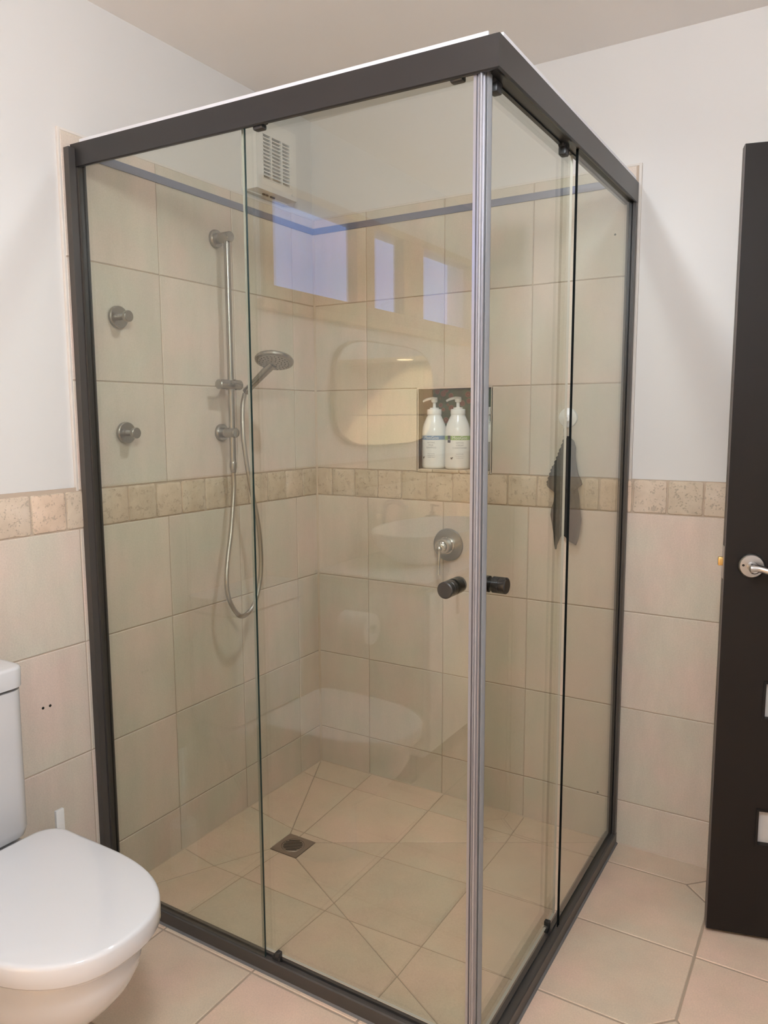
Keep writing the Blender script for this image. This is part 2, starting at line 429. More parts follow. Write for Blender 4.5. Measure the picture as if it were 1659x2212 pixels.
# shower floor: four falls to the drain
co = [(0, 0), (SX, 0), (SX, SY), (0, SY)]
dc = [(DX - DH, DY + DH), (DX + DH, DY + DH), (DX + DH, DY - DH), (DX - DH, DY - DH)]
for k in range(4):
    sec = [co[k], co[(k + 1) % 4], dc[(k + 1) % 4], dc[k]]
    if area(sec) < 0: sec = sec[::-1]
    e0, e1 = Vector(co[k]), Vector(co[(k + 1) % 4]); nrm = Vector((-(e1 - e0).y, (e1 - e0).x)).normalized()
    full = abs((Vector(dc[k]) - e0).dot(nrm))
    def FS(u, v, w, e0=e0, nrm=nrm, full=full): return Vector((u, v, DZ * abs((Vector((u, v)) - e0).dot(nrm)) / full + w))
    for x0, x1 in zip(GX, GX[1:]):
        for y1, y0 in zip(GYS, GYS[1:]):
            p = rect(max(x0, 0), min(x1, SX), max(y0, SY), min(y1, 0))
            if p[1][0] - p[0][0] < .005 or p[2][1] - p[1][1] < .005: continue
            for i in range(4): p = clip(p, sec[i], sec[(i + 1) % 4])
            if len(p) >= 3: add_tile(mb, p, FS, .0014, .003, .0014)
    gb.rings([[FS(u, v, -.0018) for u, v in sec], [FS(u, v, -.012) for u, v in sec]])
gb.box(0, ROOM_X, ROOM_Y, SY, -.02, -.0022); gb.box(SX, ROOM_X, SY, 0, -.02, -.0022)
sb = MB(); sb.box(-.16, ROOM_X + .1, ROOM_Y - .1, .16, -.14, -.06)
floor = struct(link('floor', sb, GROUT, smooth=False), 'warm beige tiled floor')
link('floor_tiling', mb, FLOOR_TILE, floor, smooth=False); link('floor_grout', gb, FGROUT, floor, smooth=False)

mb = MB()
cp = [(0, 0), (.006, 0), (.0035, .0012), (.0012, .0035), (0, .006)]
mb.prism([(a, b - .003) for a, b in cp], lambda a, b: Vector((a, 0, b)), lambda a, b: Vector((a, ROOM_Y, b)))
mb.prism([(a, b - .003) for a, b in cp], lambda a, b: Vector((0, -a, b)), lambda a, b: Vector((ROOM_X, -a, b)))
mb.prism(cp, lambda a, b: Vector((a, -b, -.02)), lambda a, b: Vector((a, -b, 2.027)))
link('grout_cove', mb, mat('beige_silicone', (.58, .46, .36), .6, 0, .3), floor, smooth=False)
ET = mat('tile_edge', (.74, .68, .62), .6, 0, .3)
mb = MB(); mb.box(-.0095, -.0006, -1.0372, -1.0302, 1.141, 2.033, .001); mb.box(-.0095, -.0006, -1.0302, 0, 2.0265, 2.033, .001); link('tile_edge_strip', mb, ET, wall_left)
mb = MB(); mb.box(1.1385, 1.1462, .0006, .0095, 1.141, 2.033, .001); mb.box(0, 1.1385, .0006, .0095, 2.0265, 2.033, .001); link('tile_edge_strip', mb, ET, wall_back)

# ------------------------------------------------------------------ window strip in the left wall (seen reflected in the glass)
win = bpy.data.objects.new('window_1', None); COL.objects.link(win); win.location = (-.08, (WY0 + WY1) / 2, WZ0); BASE[win.name] = Vector(win.location)
struct(win, 'high window strip in tan timber, blue daylight behind it')
mb = MB()
mb.box(-.08, .004, WY0, WY1, WZ0, WZ0 + .055, .002); mb.box(-.08, .004, WY0, WY1, WZ1 - .03, WZ1, .002)
for a, b in ((WY0, WY0 + .04), (WY1 - .055, WY1), (-2.385, -2.255), (-2.80, -2.62)): mb.box(-.05, .002, a, b, WZ0 + .055, WZ1 - .03, .002)
link('window_frame', mb, TAN, win)
mb = MB(); mb.box(-.009, .03, WY0 - .04, WY1 + .04, WZ0 - .03, WZ0, .004); link('window_sill', mb, TAN, win)
for a, b in ((-2.255, WY1 - .055), (-2.62, -2.385), (WY0 + .04, -2.80)):
    mb = MB(); mb.box(-.028, -.023, a, b, WZ0 + .055, WZ1 - .03); link('window_pane', mb, WINGLASS, win, smooth=False)
pl = bpy.data.lights.new('window_daylight', 'AREA'); pl.shape = 'RECTANGLE'; pl.size = WZ1 - WZ0; pl.size_y = WY1 - WY0; pl.cycles.is_portal = True
po = bpy.data.objects.new('window_daylight', pl); COL.objects.link(po); po.location = (-.165, (WY0 + WY1) / 2, (WZ0 + WZ1) / 2); po.rotation_euler = (0, -PI / 2, 0)

# ------------------------------------------------------------------ downlights
def downlight(x, y, label, power, radius=.035, size=150, blend=.6):
    t = thing('ceiling_downlight', (x, y, CEIL), label, 'ceiling light', 'recessed ceiling downlights')
    mb = MB(); mb.lathe([(.036, -.001), (.040, -.004), (.048, -.004), (.050, 0)], (x, y, CEIL), (0, 0, 1), 40, False, False); link('trim_ring', mb, WPLASTIC, t)
    mb = MB(); mb.lathe([(.001, -.0008), (.036, -.0008)], (x, y, CEIL), (0, 0, 1), 40, True, False); link('lens', mb, LENS, t)
    l = bpy.data.lights.new('downlight_beam', 'SPOT'); l.energy = power; l.color = LAMP_COL; l.shadow_soft_size = radius
    l.spot_size = math.radians(size); l.spot_blend = blend
    o = bpy.data.objects.new('downlight_beam', l); COL.objects.link(o); o.location = (0, 0, -.012); o.parent = t
downlight(.75, -2.55, 'round white recessed downlight in the ceiling near the basin', ROOM_W)

downlight(.95, -.77, 'round white recessed downlight in the ceiling above the shower', SHOWER_W, .04, 152, .8)
def globe(x, y, r, stem, label, strength):
    t = thing('added_fill_globe', (x, y, CEIL), label, 'ceiling light')
    mb = MB(); mb.lathe([(.05, 0), (.05, -.012), (.012, -.014), (.012, -stem - .006)], (x, y, CEIL), (0, 0, 1), 36); link('ceiling_rose', mb, WPLASTIC, t)
    zc = CEIL - stem - r; mb = MB()
    mb.lathe([(max(.0005, r * math.cos(a)), r * math.sin(a)) for a in [PI / 2 - PI * k / 20 for k in range(21)]], (x, y, zc), (0, 0, 1), 40); link('fill_globe', mb, emit('fill_globe_glow', LAMP_COL, strength), t)
globe(1.60, -2.08, .12, .16, 'added unseen globe that fills the room and ceiling with soft light', ROOM_E)  # added out of view for soft room light and a brighter ceiling

# ------------------------------------------------------------------ shower enclosure
enc = thing('shower_enclosure', (.57, -.5, 0), 'dark framed corner shower enclosure with clear sliding glass panels on the tiled floor', 'shower enclosure')
OX, OY = 1.140, -1.005          # outer faces of the rails
ztop = lambda x: 1.998 - .023 * x / OX
# front header rail
prof = [(0, -.054), (0, 0), (.030, 0), (.030, -.062), (.024, -.062), (.024, -.050), (.007, -.050), (.007, -.057), (.003, -.057)]
def front_rail(mb, p, x0, x1): mb.prism(p, lambda a, b: Vector((x0 + (a if x0 < .5 and False else 0), OY + a, ztop(x0) + b)), lambda a, b: Vector((x1 - a, OY + a, ztop(x1) + b)))
fprof = [(0, -.054), (0, 0), (.030, 0), (.030, -.046), (.024, -.046), (.024, -.040), (.007, -.040), (.007, -.056), (.003, -.056)]
mb = MB(); front_rail(mb, fprof, .002, OX)
hr = link('header_rail', mb, DARK, enc, smooth=False)
mb = MB(); mb.prism([(.0015, 0), (.0015, .0075), (.006, .0075), (.006, 0)], lambda a, b: Vector((.035, OY + a, ztop(.035) + b)), lambda a, b: Vector((1.118, OY + a, ztop(1.118) + b)))
link('cap_strip', mb, CAP, hr, smooth=False, label='pale aluminium cap strip')
zr = 1.976
rprof = [(0, -.054), (0, 0), (.039, 0), (.039, -.055), (.031, -.055), (.031, -.052), (.010, -.052), (.010, -.054), (.004, -.056)]
mb = MB(); mb.prism(rprof, lambda a, b: Vector((OX - a, OY + a, ztop(OX) + b)), lambda a, b: Vector((OX - a, -.004, zr + .002 + b)))
hr2 = link('header_rail', mb, DARK, enc, smooth=False)
mb = MB(); mb.prism([(.0015, 0), (.0015, .0085), (.006, .0085), (.006, 0)], lambda a, b: Vector((OX - a, OY + .02, ztop(OX) + b)), lambda a, b: Vector((OX - a, -.03, zr + .002 + b)))
link('cap_strip', mb, CAP, hr2, smooth=False, label='pale aluminium cap strip')
# wall jambs
mb = MB()
mb.prism([(-1.024, .001), (-1.024, .020), (-1.006, .020), (-1.0045, .017), (-1.003, .017), (-1.0015, .022), (-.988, .022), (-.9865, .018), (-.985, .018), (-.984, .024), (-.979, .024), (-.979, .001)],
         lambda y, x: Vector((x, y, .035)), lambda y, x: Vector((x, y, 1.986)))
link('wall_jamb', mb, JAMB, enc, smooth=False)
mb = MB()
mb.prism([(1.139, -.001), (1.139, -.020), (1.130, -.020), (1.129, -.017), (1.127, -.017), (1.126, -.023), (1.119, -.023), (1.118, -.020), (1.113, -.020), (1.113, -.001)],
         lambda x, y: Vector((x, y, .03)), lambda x, y: Vector((x, y, 1.977)))
link('wall_jamb', mb, JAMB, enc, smooth=False)
# base tracks
bp = [(0, 0), (0, .034), (.003, .036), (.012, .036), (.012, .028), (.022, .028), (.022, .034), (.034, .030), (.046, .012), (.046, -.002)]
mb = MB(); mb.prism(bp, lambda a, b: Vector((.002, OY + a, b)), lambda a, b: Vector((OX - a, OY + a, b))); link('base_track', mb, JAMB, enc, smooth=False)
mb = MB(); mb.prism(bp, lambda a, b: Vector((OX - a, OY + a, b)), lambda a, b: Vector((OX - a, -.002, b))); link('base_track', mb, JAMB, enc, smooth=False)
mb = MB(); sp = [(-.005, 0), (0, .004), (.003, 0)]
mb.prism(sp, lambda a, b: Vector((.0, OY + a, b)), lambda a, b: Vector((OX - a, OY + a, b)))
mb.prism(sp, lambda a, b: Vector((OX - a, OY + a, b)), lambda a, b: Vector((OX - a, -.002, b)))
link('sealant_bead', mb, BEAD, enc, smooth=False)
def pane(name, box, edge_axis, edge_mat, parent, edge2=None):
    x0, x1, y0, y1, z0, z1 = box
    mb = MB(); mb.box(*box); bm = mb.bm; bm.faces.ensure_lookup_table()
    for f in bm.faces:
        c = f.calc_center_median(); n = f.normal if f.normal.length else Vector((0, 0, 0)); f.normal_update(); n = f.normal
        if edge_axis == 'x' and abs(n.y) < .5: f.material_index = 1
        if edge_axis == 'y' and abs(n.x) < .5: f.material_index = 1
    return link(name, mb, [GLASS, edge_mat], parent, smooth=False)
pane('fixed_pane', (.020, .5605, -1.001, -.995, .030, 1.955), 'x', EDGEGLASS, enc)
pane('fixed_pane', (1.123, 1.129, -.522, -.018, .026, 1.955), 'y', EDGEBLACK, enc)
sd1 = pane('sliding_door', (.541, 1.088, -.986, -.980, .046, 1.955), 'x', EDGEPALE, enc)
sd2 = pane('sliding_door', (1.103, 1.109, -.972, -.498, .046, 1.955), 'y', EDGEPALE, enc)
# closing profiles at the corner
mb = MB()
mb.prism([(1.0865, -.978), (1.0865, -.992), (1.0875, -.995), (1.0935, -.996), (1.0940, -.991), (1.0962, -.991), (1.0967, -.996), (1.1000, -.997), (1.1012, -.999), (1.1035, -1.001), (1.1055, -.999), (1.1060, -.992), (1.1080, -.992), (1.1080, -.978)],
         lambda x, y: Vector((x, y, .040)), lambda x, y: Vector((x, y, 1.928)))
link('closing_profile', mb, SILVER, sd1, angle=25, label='bright aluminium closing profile')
mb = MB()
mb.prism([(1.094, -.966), (1.107, -.966), (1.1125, -.970), (1.1140, -.975), (1.1125, -.981), (1.1105, -.985), (1.1090, -.985), (1.1090, -.974), (1.094, -.974)],
         lambda x, y: Vector((x, y, .040)), lambda x, y: Vector((x, y, 1.926)))
link('closing_profile', mb, SEAL, sd2, angle=25, label='grey closing profile')
# knobs: one through each sliding door
def knob(mb, c, ax):
    ax = Vector(ax); c = Vector(c)
    for s, l in ((1, .030), (-1, .030)):
        mb.lathe([(.0145, .0), (.0165, .001), (.0165, l * .48), (.0158, l * .5), (.0165, l * .52), (.0165, l - .002), (.0145, l)], c + ax * .0032 * s, ax * s, 36)
mb = MB(); knob(mb, (1.046, -.983, .996), (0, -1, 0)); link('knob', mb, BLACKGLOSS, sd1, label='black cylinder knob')
mb = MB(); knob(mb, (1.101, -.918, .996), (1, 0, 0)); link('knob', mb, BLACKGLOSS, sd2, label='black cylinder knob')
# rollers and guides
def roller(mb, M, drop=.034):
    drop = .034 if abs(M[0][0]) < .5 else .022
    mb.box(-.020, .020, -.007, .007, -drop * .55, .012, .003, M=M); mb.box(-.012, .014, -.009, .009, -drop, -drop * .4, .004, M=M)
for sd, pts, rz in ((sd1, ((.592, -.987, 1.946), (1.052, -.987, 1.940)), 0), (sd2, ((1.107, -.945, 1.936), (1.107, -.560, 1.936)), PI / 2)):
    for p in pts:
        mb = MB(); roller(mb, Matrix.Translation(p) @ Matrix.Rotation(rz, 4, 'Z')); link('roller', mb, DARK2, sd)
for sd, p, rz in ((sd1, (.592, -.990, .036), 0), (sd2, (1.107, -.552, .036), PI / 2)):
    mb = MB(); M = Matrix.Translation(p) @ Matrix.Rotation(rz, 4, 'Z')
    mb.box(-.013, .010, -.006, .006, -.004, .010, .002, M=M); mb.box(-.004, .009, -.007, .007, .008, .021, .002, M=M); link('guide_clip', mb, DARK2, sd)

# ------------------------------------------------------------------ slide rail and hand shower
BXr, BYr = .048, -.503
sr = thing('shower_slide_rail', (0, BYr, 1.19), 'brushed nickel vertical shower rail fixed to the tiled wall inside the enclosure', 'shower rail')
mb = MB(); mb.cyl((BXr, BYr, 1.188), (BXr, BYr, 1.868), .0098, 28); link('rail_tube', mb, NICKEL, sr)
for z in (1.868, 1.281):
    mb = MB(); mb.lathe([(.027, 0), (.0275, .003), (.026, .010), (.024, .012), (.0152, .012), (.0158, .014), (.0158, .062), (.0140, .065)], (.0, BYr, z), (1, 0, 0), 40)
    link('wall_bracket', mb, NICKEL, sr)
mb = MB(); zc = 1.428
mb.lathe([(.0125, 0), (.0148, .0025), (.0148, .050), (.0155, .051), (.0155, .094), (.0140, .096)], (BXr + .006, BYr - .062, zc), (0, 1, 0), 36)
mb.lathe([(.0165, -.002), (.0165, .030)], (BXr, BYr, zc - .014), (0, 0, 1), 30)
mb.lathe([(.004, 0), (.004, .008)], (BXr + .020, BYr - .020, zc + .004), (1, 0, 0), 12)
link('slider_holder', mb, NICKEL, sr)
hs = thing('hand_shower', (.1, -.46, 1.43), 'brushed round hand shower with hose, held in the slider of the rail', 'hand shower')
h0, h1 = Vector((.062, -.452, 1.408)), Vector((.152, -.452, 1.474))
mb = MB(); mb.tube(spline([h0, h0.lerp(h1, .35), h0.lerp(h1, .7), h1, h1 + Vector((.022, 0, .016))], 5), [.0112 + .0035 * (i / 20) ** 2 for i in range(21)], 20)
link('handle', mb, NICKEL, hs)
hn = Vector((-.158, .343, .926)).normalized(); hc = Vector((.186, -.460, 1.499))
mb = MB(); mb.lathe([(.050, -.008), (.0575, -.005), (.0595, 0), (.057, .005), (.036, .012), (.014, .018)], hc, hn, 56); head = link('shower_head', mb, NICKEL, hs)
mb = MB(); mb.lathe([(.001, -.0088), (.049, -.0088), (.050, -.0078)], hc, hn, 48, True, False); link('spray_face', mb, mat('grey_spray_face', (.40, .37, .34), .45), head, label='matte grey spray face')
q = Vector((0, 0, 1)).rotation_difference(hn); mb = MB()
for rr, k in ((.012, 6), (.023, 12), (.034, 18), (.044, 24)):
    for i in range(k):
        a = 2 * PI * i / k + rr * 40; mb.lathe([(.0016, -.0104), (.002, -.0086)], hc + q @ Vector((rr * math.cos(a), rr * math.sin(a), 0)), hn, 8)
link('nozzles', mb, mat('rubber_nozzle', (.12, .11, .10), .6), head)
hose = [(.048, -.503, 1.165), (.049, -.505, 1.10), (.060, -.535, .973), (.070, -.564, .891), (.080, -.582, .822), (.085, -.575, .763), (.090, -.534, .709), (.090, -.479, .725), (.090, -.443, .789), (.090, -.431, .886), (.090, -.444, 1.008), (.085, -.470, 1.129), (.075, -.482, 1.259), (.064, -.470, 1.36), (.060, -.454, 1.402)]
mb = MB(); mb.tube(spline(hose, 10), .0072, 16); link('hose', mb, mat('ribbed_hose', (.44, .40, .36), .34, .9), hs)
mb = MB(); mb.lathe([(.0098, 0), (.0112, -.004), (.0112, -.018), (.0085, -.034), (.0075, -.036)], (.048, -.503, 1.192), (0, 0, 1), 26); link('hose_nut', mb, NICKEL, hs)

# ------------------------------------------------------------------ robe hooks
def robe_hook(y, z, label):
    t = thing('robe_hook', (0, y, z), label, 'hook', 'round robe hooks on the shower tiles')
    mb = MB(); mb.lathe([(.0285, 0), (.0295, .002), (.0295, .010), (.0275, .012), (.001, .0122)], (0, y, z), (1, 0, 0), 40); link('backplate', mb, NICKEL, t)
    mb = MB(); mb.lathe([(.0085, 0), (.0078, .012), (.0085, .026)], (.012, y, z), (1, 0, 0), 24)
    mb.lathe([(.0100, 0), (.0150, .002), (.0150, .011), (.0135, .0125)], (.036, y, z), (1, 0, 0), 30); link('peg', mb, NICKEL, t)
robe_hook(-.885, 1.594, 'upper of the two round nickel hooks on the tiles beside the frame')
robe_hook(-.876, 1.287, 'lower of the two round nickel hooks, just above the stone border')

# ------------------------------------------------------------------ mixer
mx = thing('shower_mixer', (.548, 0, .897), 'round steel mixer tap with thin lever on the tiles below the niche', 'mixer tap')
mb = MB(); mb.lathe([(.0545, 0), (.056, .002), (.0535, .0065), (.030, .008), (.001, .008)], (.548, 0, .897), (0, -1, 0), 56); link('wall_plate', mb, SATIN, mx)
mb = MB(); mb.lathe([(.0290, .006), (.0290, .018), (.0255, .020), (.0255, .046), (.024, .056), (.018, .064), (.008, .068), (.001, .0685)], (.548, 0, .897), (0, -1, 0), 44); link('body', mb, CHROME, mx)
mb = MB(); mb.lathe([(.001, -.011), (.007, -.0085), (.0105, -.003), (.0105, .003), (.007, .0085), (.001, .011)], (.548, -.068, .893), (0, 0, 1), 24)
mb.tube([(.548, -.069, .886), (.548, -.071, .845), (.548, -.073, .805)], [.0048, .0052, .0056], 18); link('lever', mb, CHROME, mx)

# ------------------------------------------------------------------ extractor fan
FY0, FY1, FZ0, FZ1, FD = -.362, -.160, 2.047, 2.262, .052
fan = thing('extractor_fan', (0, -.26, FZ0), 'cream plastic extractor fan with slatted grille high above the tiles', 'extractor fan')
mb = MB(); GY0, GY1, GZ0, GZ1 = -.328, -.196, 2.082, 2.218
xo = -.009
mb.box(xo, FD, FY0, GY0, FZ0, FZ1); mb.box(xo, FD, GY1, FY1, FZ0, FZ1); mb.box(xo, FD, GY0, GY1, FZ0, GZ0); mb.box(xo, FD, GY0, GY1, GZ1, FZ1)
mb.box(xo, .012, GY0, GY1, GZ0, GZ1)
mb.box(xo, .010, FY0 - .006, FY1 + .006, FZ0 - .004, FZ1 + .004, .002)
mb.box(FD - .001, FD + .0012, FY1 - .026, FY1 - .014, FZ0 + .012, FZ0 + .020)
bmesh.ops.remove_doubles(mb.bm, verts=mb.bm.verts[:], dist=1e-5)
link('housing', mb, FANW, fan, smooth=False)
mb = MB()
for k in range(13):
    z = GZ0 + (GZ1 - GZ0) * k / 12; mb.box(FD - .010, FD + .001, GY0 - .004, GY1 + .010, z - .0016, z + .0016)
for k in (1, 2):
    y = GY0 + (GY1 - GY0) * (.30 if k == 1 else .70); mb.box(FD - .008, FD + .0005, y - .0025, y + .0025, GZ0, GZ1)
link('grille', mb, FANW, fan, smooth=False)
mb = MB()
for y, w in ((-.30, .010), (-.262, .022), (-.285, .012)): mb.box(.02, .024, y, y + w, FZ0 - .0045, FZ0 + .001)
link('vent_slot', mb, HOLE, fan, smooth=False)

# ------------------------------------------------------------------ floor drain
dr = thing('floor_drain', (DX, DY, DZ), 'square dull metal floor drain with round slotted grate in the shower floor', 'drain')
mb = MB(); nseg = 48
sq = []
for i in range(nseg):
    a = 2 * PI * i / nseg; c, s = math.cos(a), math.sin(a); k = DH / max(abs(c), abs(s)); sq.append((DX + c * k, DY + s * k))
ci = [(DX + .037 * math.cos(2 * PI * i / nseg), DY + .037 * math.sin(2 * PI * i / nseg)) for i in range(nseg)]
mb.rings([[Vector((u, v, DZ - .012)) for u, v in sq], [Vector((u, v, DZ + .0012)) for u, v in sq], [Vector((u, v, DZ + .0012)) for u, v in ci], [Vector((u, v, DZ - .012)) for u, v in ci]], False, False)
link('frame', mb, STEEL_DARK, dr, smooth=False)
mb = MB(); mb.lathe([(.0358, -.014), (.0358, .0006), (.0350, .0014), (.001, .0014)], (DX, DY, DZ), (0, 0, 1), 48); link('grate', mb, STEEL_DARK, dr)
ad = Vector((.90, .43)).normalized(); an = Vector((-ad.y, ad.x)); mb = MB()
for k in range(-3, 4):
    o = k * .0085; hl = math.sqrt(max(.0001, .031 ** 2 - o * o))
    c = Vector((DX, DY)) + an * o
    pts = [c + ad * s * hl + an * t * .0021 for s, t in ((-1, -1), (1, -1), (1, 1), (-1, 1))]
    mb.rings([[Vector((p.x, p.y, DZ + .0013)) for p in pts], [Vector((p.x, p.y, DZ + .0018)) for p in pts]])
link('slots', mb, HOLE, dr, smooth=False)

# ------------------------------------------------------------------ suction hook and cloth
sh = thing('suction_hook', (.953, 0, 1.322), 'round white suction hook on the tiles holding a dark cloth', 'hook')
mb = MB(); mb.lathe([(.029, 0), (.030, .002), (.027, .006), (.014, .010), (.010, .014), (.001, .0145)], (.953, 0, 1.322), (0, -1, 0), 44); link('suction_cup', mb, WPLASTIC, sh)
mb = MB(); mb.tube(spline([(.951, -.013, 1.324), (.951, -.020, 1.318), (.951, -.021, 1.300), (.951, -.026, 1.290), (.951, -.033, 1.294), (.951, -.034, 1.303)], 5), .0032, 12); link('prong', mb, WPLASTIC, sh)
cl = thing('wash_cloth', (.952, -.02, 1.27), 'charcoal grey cloth with jagged hem hanging by a loop from the white hook', 'cloth')
Lp = [(.946, 1.268), (.941, 1.246), (.932, 1.220), (.922, 1.192), (.910, 1.165), (.901, 1.139), (.895, 1.119), (.898, 1.110), (.919, 1.094), (.917, 1.065), (.910, 1.045), (.908, 1.023), (.914, .997), (.921, .969), (.925, .940), (.929, .915)]
Rp = [(.958, 1.268), (.976, 1.254), (.983, 1.233), (.983, 1.207), (.988, 1.179), (.994, 1.151), (1.003, 1.133), (1.006, 1.121), (.991, 1.109), (.997, 1.086), (1.001, 1.050), (1.006, 1.013), (1.002, .979), (.998, .950), (.993, .934), (.992, .915)]
def interp(P, z):
    if z >= P[0][1]: return P[0][0]
    for (x0, z0), (x1, z1) in zip(P, P[1:]):
        if z0 >= z >= z1: return x0 + (x1 - x0) * (z0 - z) / max(1e-6, z0 - z1)
    return P[-1][0]
bot = [(0, .918), (.07, .917), (.14, .940), (.23, .960), (.38, .964), (.52, .952), (.66, .945), (.85, .938), (.97, .934), (1, .936)]
def zbot(u):
    for (a, b), (c, d) in zip(bot, bot[1:]):
        if a <= u <= c: return b + (d - b) * (u - a) / (c - a)
    return bot[-1][1]
mb = MB(); nu, nv = 40, 110
def cpt(u, v, off):
    z = 1.267 + (zbot(u) - 1.267) * v
    a, b = interp(Lp, z), interp(Rp, z); e = .0016 * (1 if int(v * 110) % 4 < 2 else -1) * (1 if v < .42 else 0)
    x = a + (b - a) * u - (e if u < .02 else 0)
    amp = .006 * min(1, v * 3)
    y = -.014 - amp * (1 + math.sin(u * 11 + 1.5 * math.sin(v * 7))) * .8 - .004 * math.sin(v * 9 + u * 5) * v - off
    return Vector((x, min(y, -.0035), z))
rows = []
for j in range(nv + 1):
    v = j / nv; rows.append([cpt(i / nu, v, .0012) for i in range(nu + 1)] + [cpt(i / nu, v, -.0012) for i in range(nu, -1, -1)])
mb.rings(rows)
link('cloth_body', mb, CLOTH, cl, angle=80)
mb = MB(); mb.tube(spline([(.948, -.016, 1.264), (.946, -.024, 1.285), (.951, -.029, 1.2995), (.956, -.026, 1.285), (.953, -.018, 1.262)], 6), .0016, 8); link('hanging_loop', mb, mat('pale_cord', (.55, .53, .50), .7), cl)

# ------------------------------------------------------------------ pump bottles in the niche
def text_mesh(s, size):
    c = bpy.data.curves.new('text_tmp', 'FONT'); c.body = s; c.size = size; c.align_x = 'CENTER'; c.align_y = 'CENTER'; c.resolution_u = 3
    o = bpy.data.objects.new('text_tmp', c); COL.objects.link(o)
    dg = bpy.context.evaluated_depsgraph_get(); me = bpy.data.meshes.new_from_object(o.evaluated_get(dg))
    b = bmesh.new(); b.from_mesh(me); bpy.data.objects.remove(o); bpy.data.curves.remove(c); bpy.data.meshes.remove(me)
    bmesh.ops.triangulate(b, faces=b.faces[:]); return b
def wrap(mb, b, c, r, ang0, du, z):
    for v in b.verts:
        a = ang0 + (v.co.x + du) / r; v.co = Vector((c[0] + r * math.sin(a), c[1] - r * math.cos(a), z + v.co.y))
    mb.join(b)
BOTTLE = mat('white_bottle_plastic', (.93, .93, .93), .22, 0, .5)
def bottle(cx, cy_, z0, r, turn, label, band, lines, a0, a_mark, a_tag=None):
    t = thing('pump_bottle', (cx, cy_, z0), label, 'bottle', 'white pump bottles in the niche')
    k = r / .0455
    mb = MB(); pr = [(.001, 0), (.038, 0), (.0435, .003), (.0455, .010), (.0455, .116), (.0448, .128), (.0425, .141), (.0385, .153), (.0330, .165), (.0275, .176), (.0250, .181), (.0240, .184)]
    mb.lathe([(a * k, b) for a, b in pr], (cx, cy_, z0), (0, 0, 1), 56); body = link('body', mb, BOTTLE, t, angle=50)
    mb = MB(); mb.lathe([(.0245, .1825), (.0250, .184), (.0250, .199), (.0240, .201), (.0150, .2025), (.0160, .2040), (.0160, .2065), (.007, .2075)], (cx, cy_, z0), (0, 0, 1), 40); link('collar', mb, BOTTLE, t)
    d = Vector((math.cos(turn), math.sin(turn), 0)); top = Vector((cx, cy_, z0))
    mb = MB(); mb.lathe([(.0056, .206), (.0056, .2235), (.0095, .2245), (.0110, .228), (.0115, .2365), (.008, .2380), (.001, .2385)], top, (0, 0, 1), 28)
    pts = [top + d * -.010 + Vector((0, 0, .2365)), top + d * .006 + Vector((0, 0, .2380)), top + d * .018 + Vector((0, 0, .2372)), top + d * .030 + Vector((0, 0, .2335)), top + d * .040 + Vector((0, 0, .2285))]
    mb.tube(spline(pts, 5), [.0052] * 8 + [.0046] * 8 + [.0040] * 5, 14); link('pump_head', mb, BOTTLE, t)
    rb = r + .0004
    mb = MB(); ns = 56
    mb.lathe([(rb, .0985), (rb, .1125)], (cx, cy_, z0), (0, 0, 1), ns, False, False); link('colour_band', mb, band, body)
    mb = MB(); wrap(mb, text_mesh('MooGoo', .0145), (cx, cy_), rb + .0004, a0, 0, z0 + .1055); link('band_lettering', mb, WINK, body, smooth=False)
    mb = MB(); z = z0 + .089
    for s, sz, st in lines:
        wrap(mb, text_mesh(s, sz), (cx, cy_), r + .0005, a0, 0, z); z -= st
    link('label_lettering', mb, INK, body, smooth=False)
    mb = MB()                                                # small dark cow mark
    for (u, w, ru, rw) in ((0, 0, .0030, .0022), (.0035, .0015, .0018, .0018), (-.0022, .001, .0015, .0020), (-.0018, -.003, .0008, .0025), (.0018, -.003, .0008, .0025), (.0048, .0035, .0008, .001)):
        b = bmesh.new(); bmesh.ops.create_circle(b, cap_ends=True, segments=12, radius=1)
        for v in b.verts: v.co = Vector((u + v.co.x * ru, w + v.co.y * rw, 0))
        wrap(mb, b, (cx, cy_), r + .0006, a_mark, 0, z0 + .038)
    link('emblem', mb, INKD, body, smooth=False)
    if a_tag is not None:
        mb = MB(); b = bmesh.new(); bmesh.ops.create_grid(b, x_segments=4, y_segments=1, size=1)
        for v in b.verts: v.co = Vector((v.co.x * .0062, v.co.y * .0118, 0))
        wrap(mb, b, (cx, cy_), r + .0009, a_tag, 0, z0 + .1015); sticker = link('sticker', mb, NAVY, body, smooth=False, label='navy sticker')
        mb = MB(); wrap(mb, text_mesh('97%', .0050), (cx, cy_), r + .0012, a_tag, 0, z0 + .100); link('sticker_lettering', mb, WINK, sticker, smooth=False)
    return t
zs = NZ0 + .0092
bottle(.468, .047, zs, .0425, math.radians(195), 'white pump bottle with a blue band, nearest the niche left side', BLUEBAND,
       [('NATURAL', .0062, .0085), ('MILK', .0075, .0085), ('SHAMPOO', .0075, .0205), ('Scalp Friendly', .0046, .0062), ('Shampoo for a', .0046, .0062), ('Healthy Head', .0046, .0062)], .22, -.50)
bottle(.5575, .047, zs, .0435, math.radians(195), 'white pump bottle with a green band and navy sticker', GREENBAND,
       [('NATURAL', .0062, .0085), ('CREAM', .0075, .0085), ('CONDITIONER', .0075, .0205), ('Scalp Friendly', .0046, .0062), ('Conditioner for a', .0046, .0062), ('Healthy Head', .0046, .0062)], .62, -.04, -.27)
t = thing('pump_bottle', (.655, .050, zs), 'grey bottle with broad white collar and pump, half hidden by the corner post', 'bottle', 'white pump bottles in the niche')
mb = MB(); mb.box(.617, .688, .020, .088, zs, zs + .100, .006); link('body', mb, GREYBODY, t)
mb = MB(); mb.box(.615, .690, .018, .090, zs + .092, zs + .150, .006); link('collar', mb, BOTTLE, t)
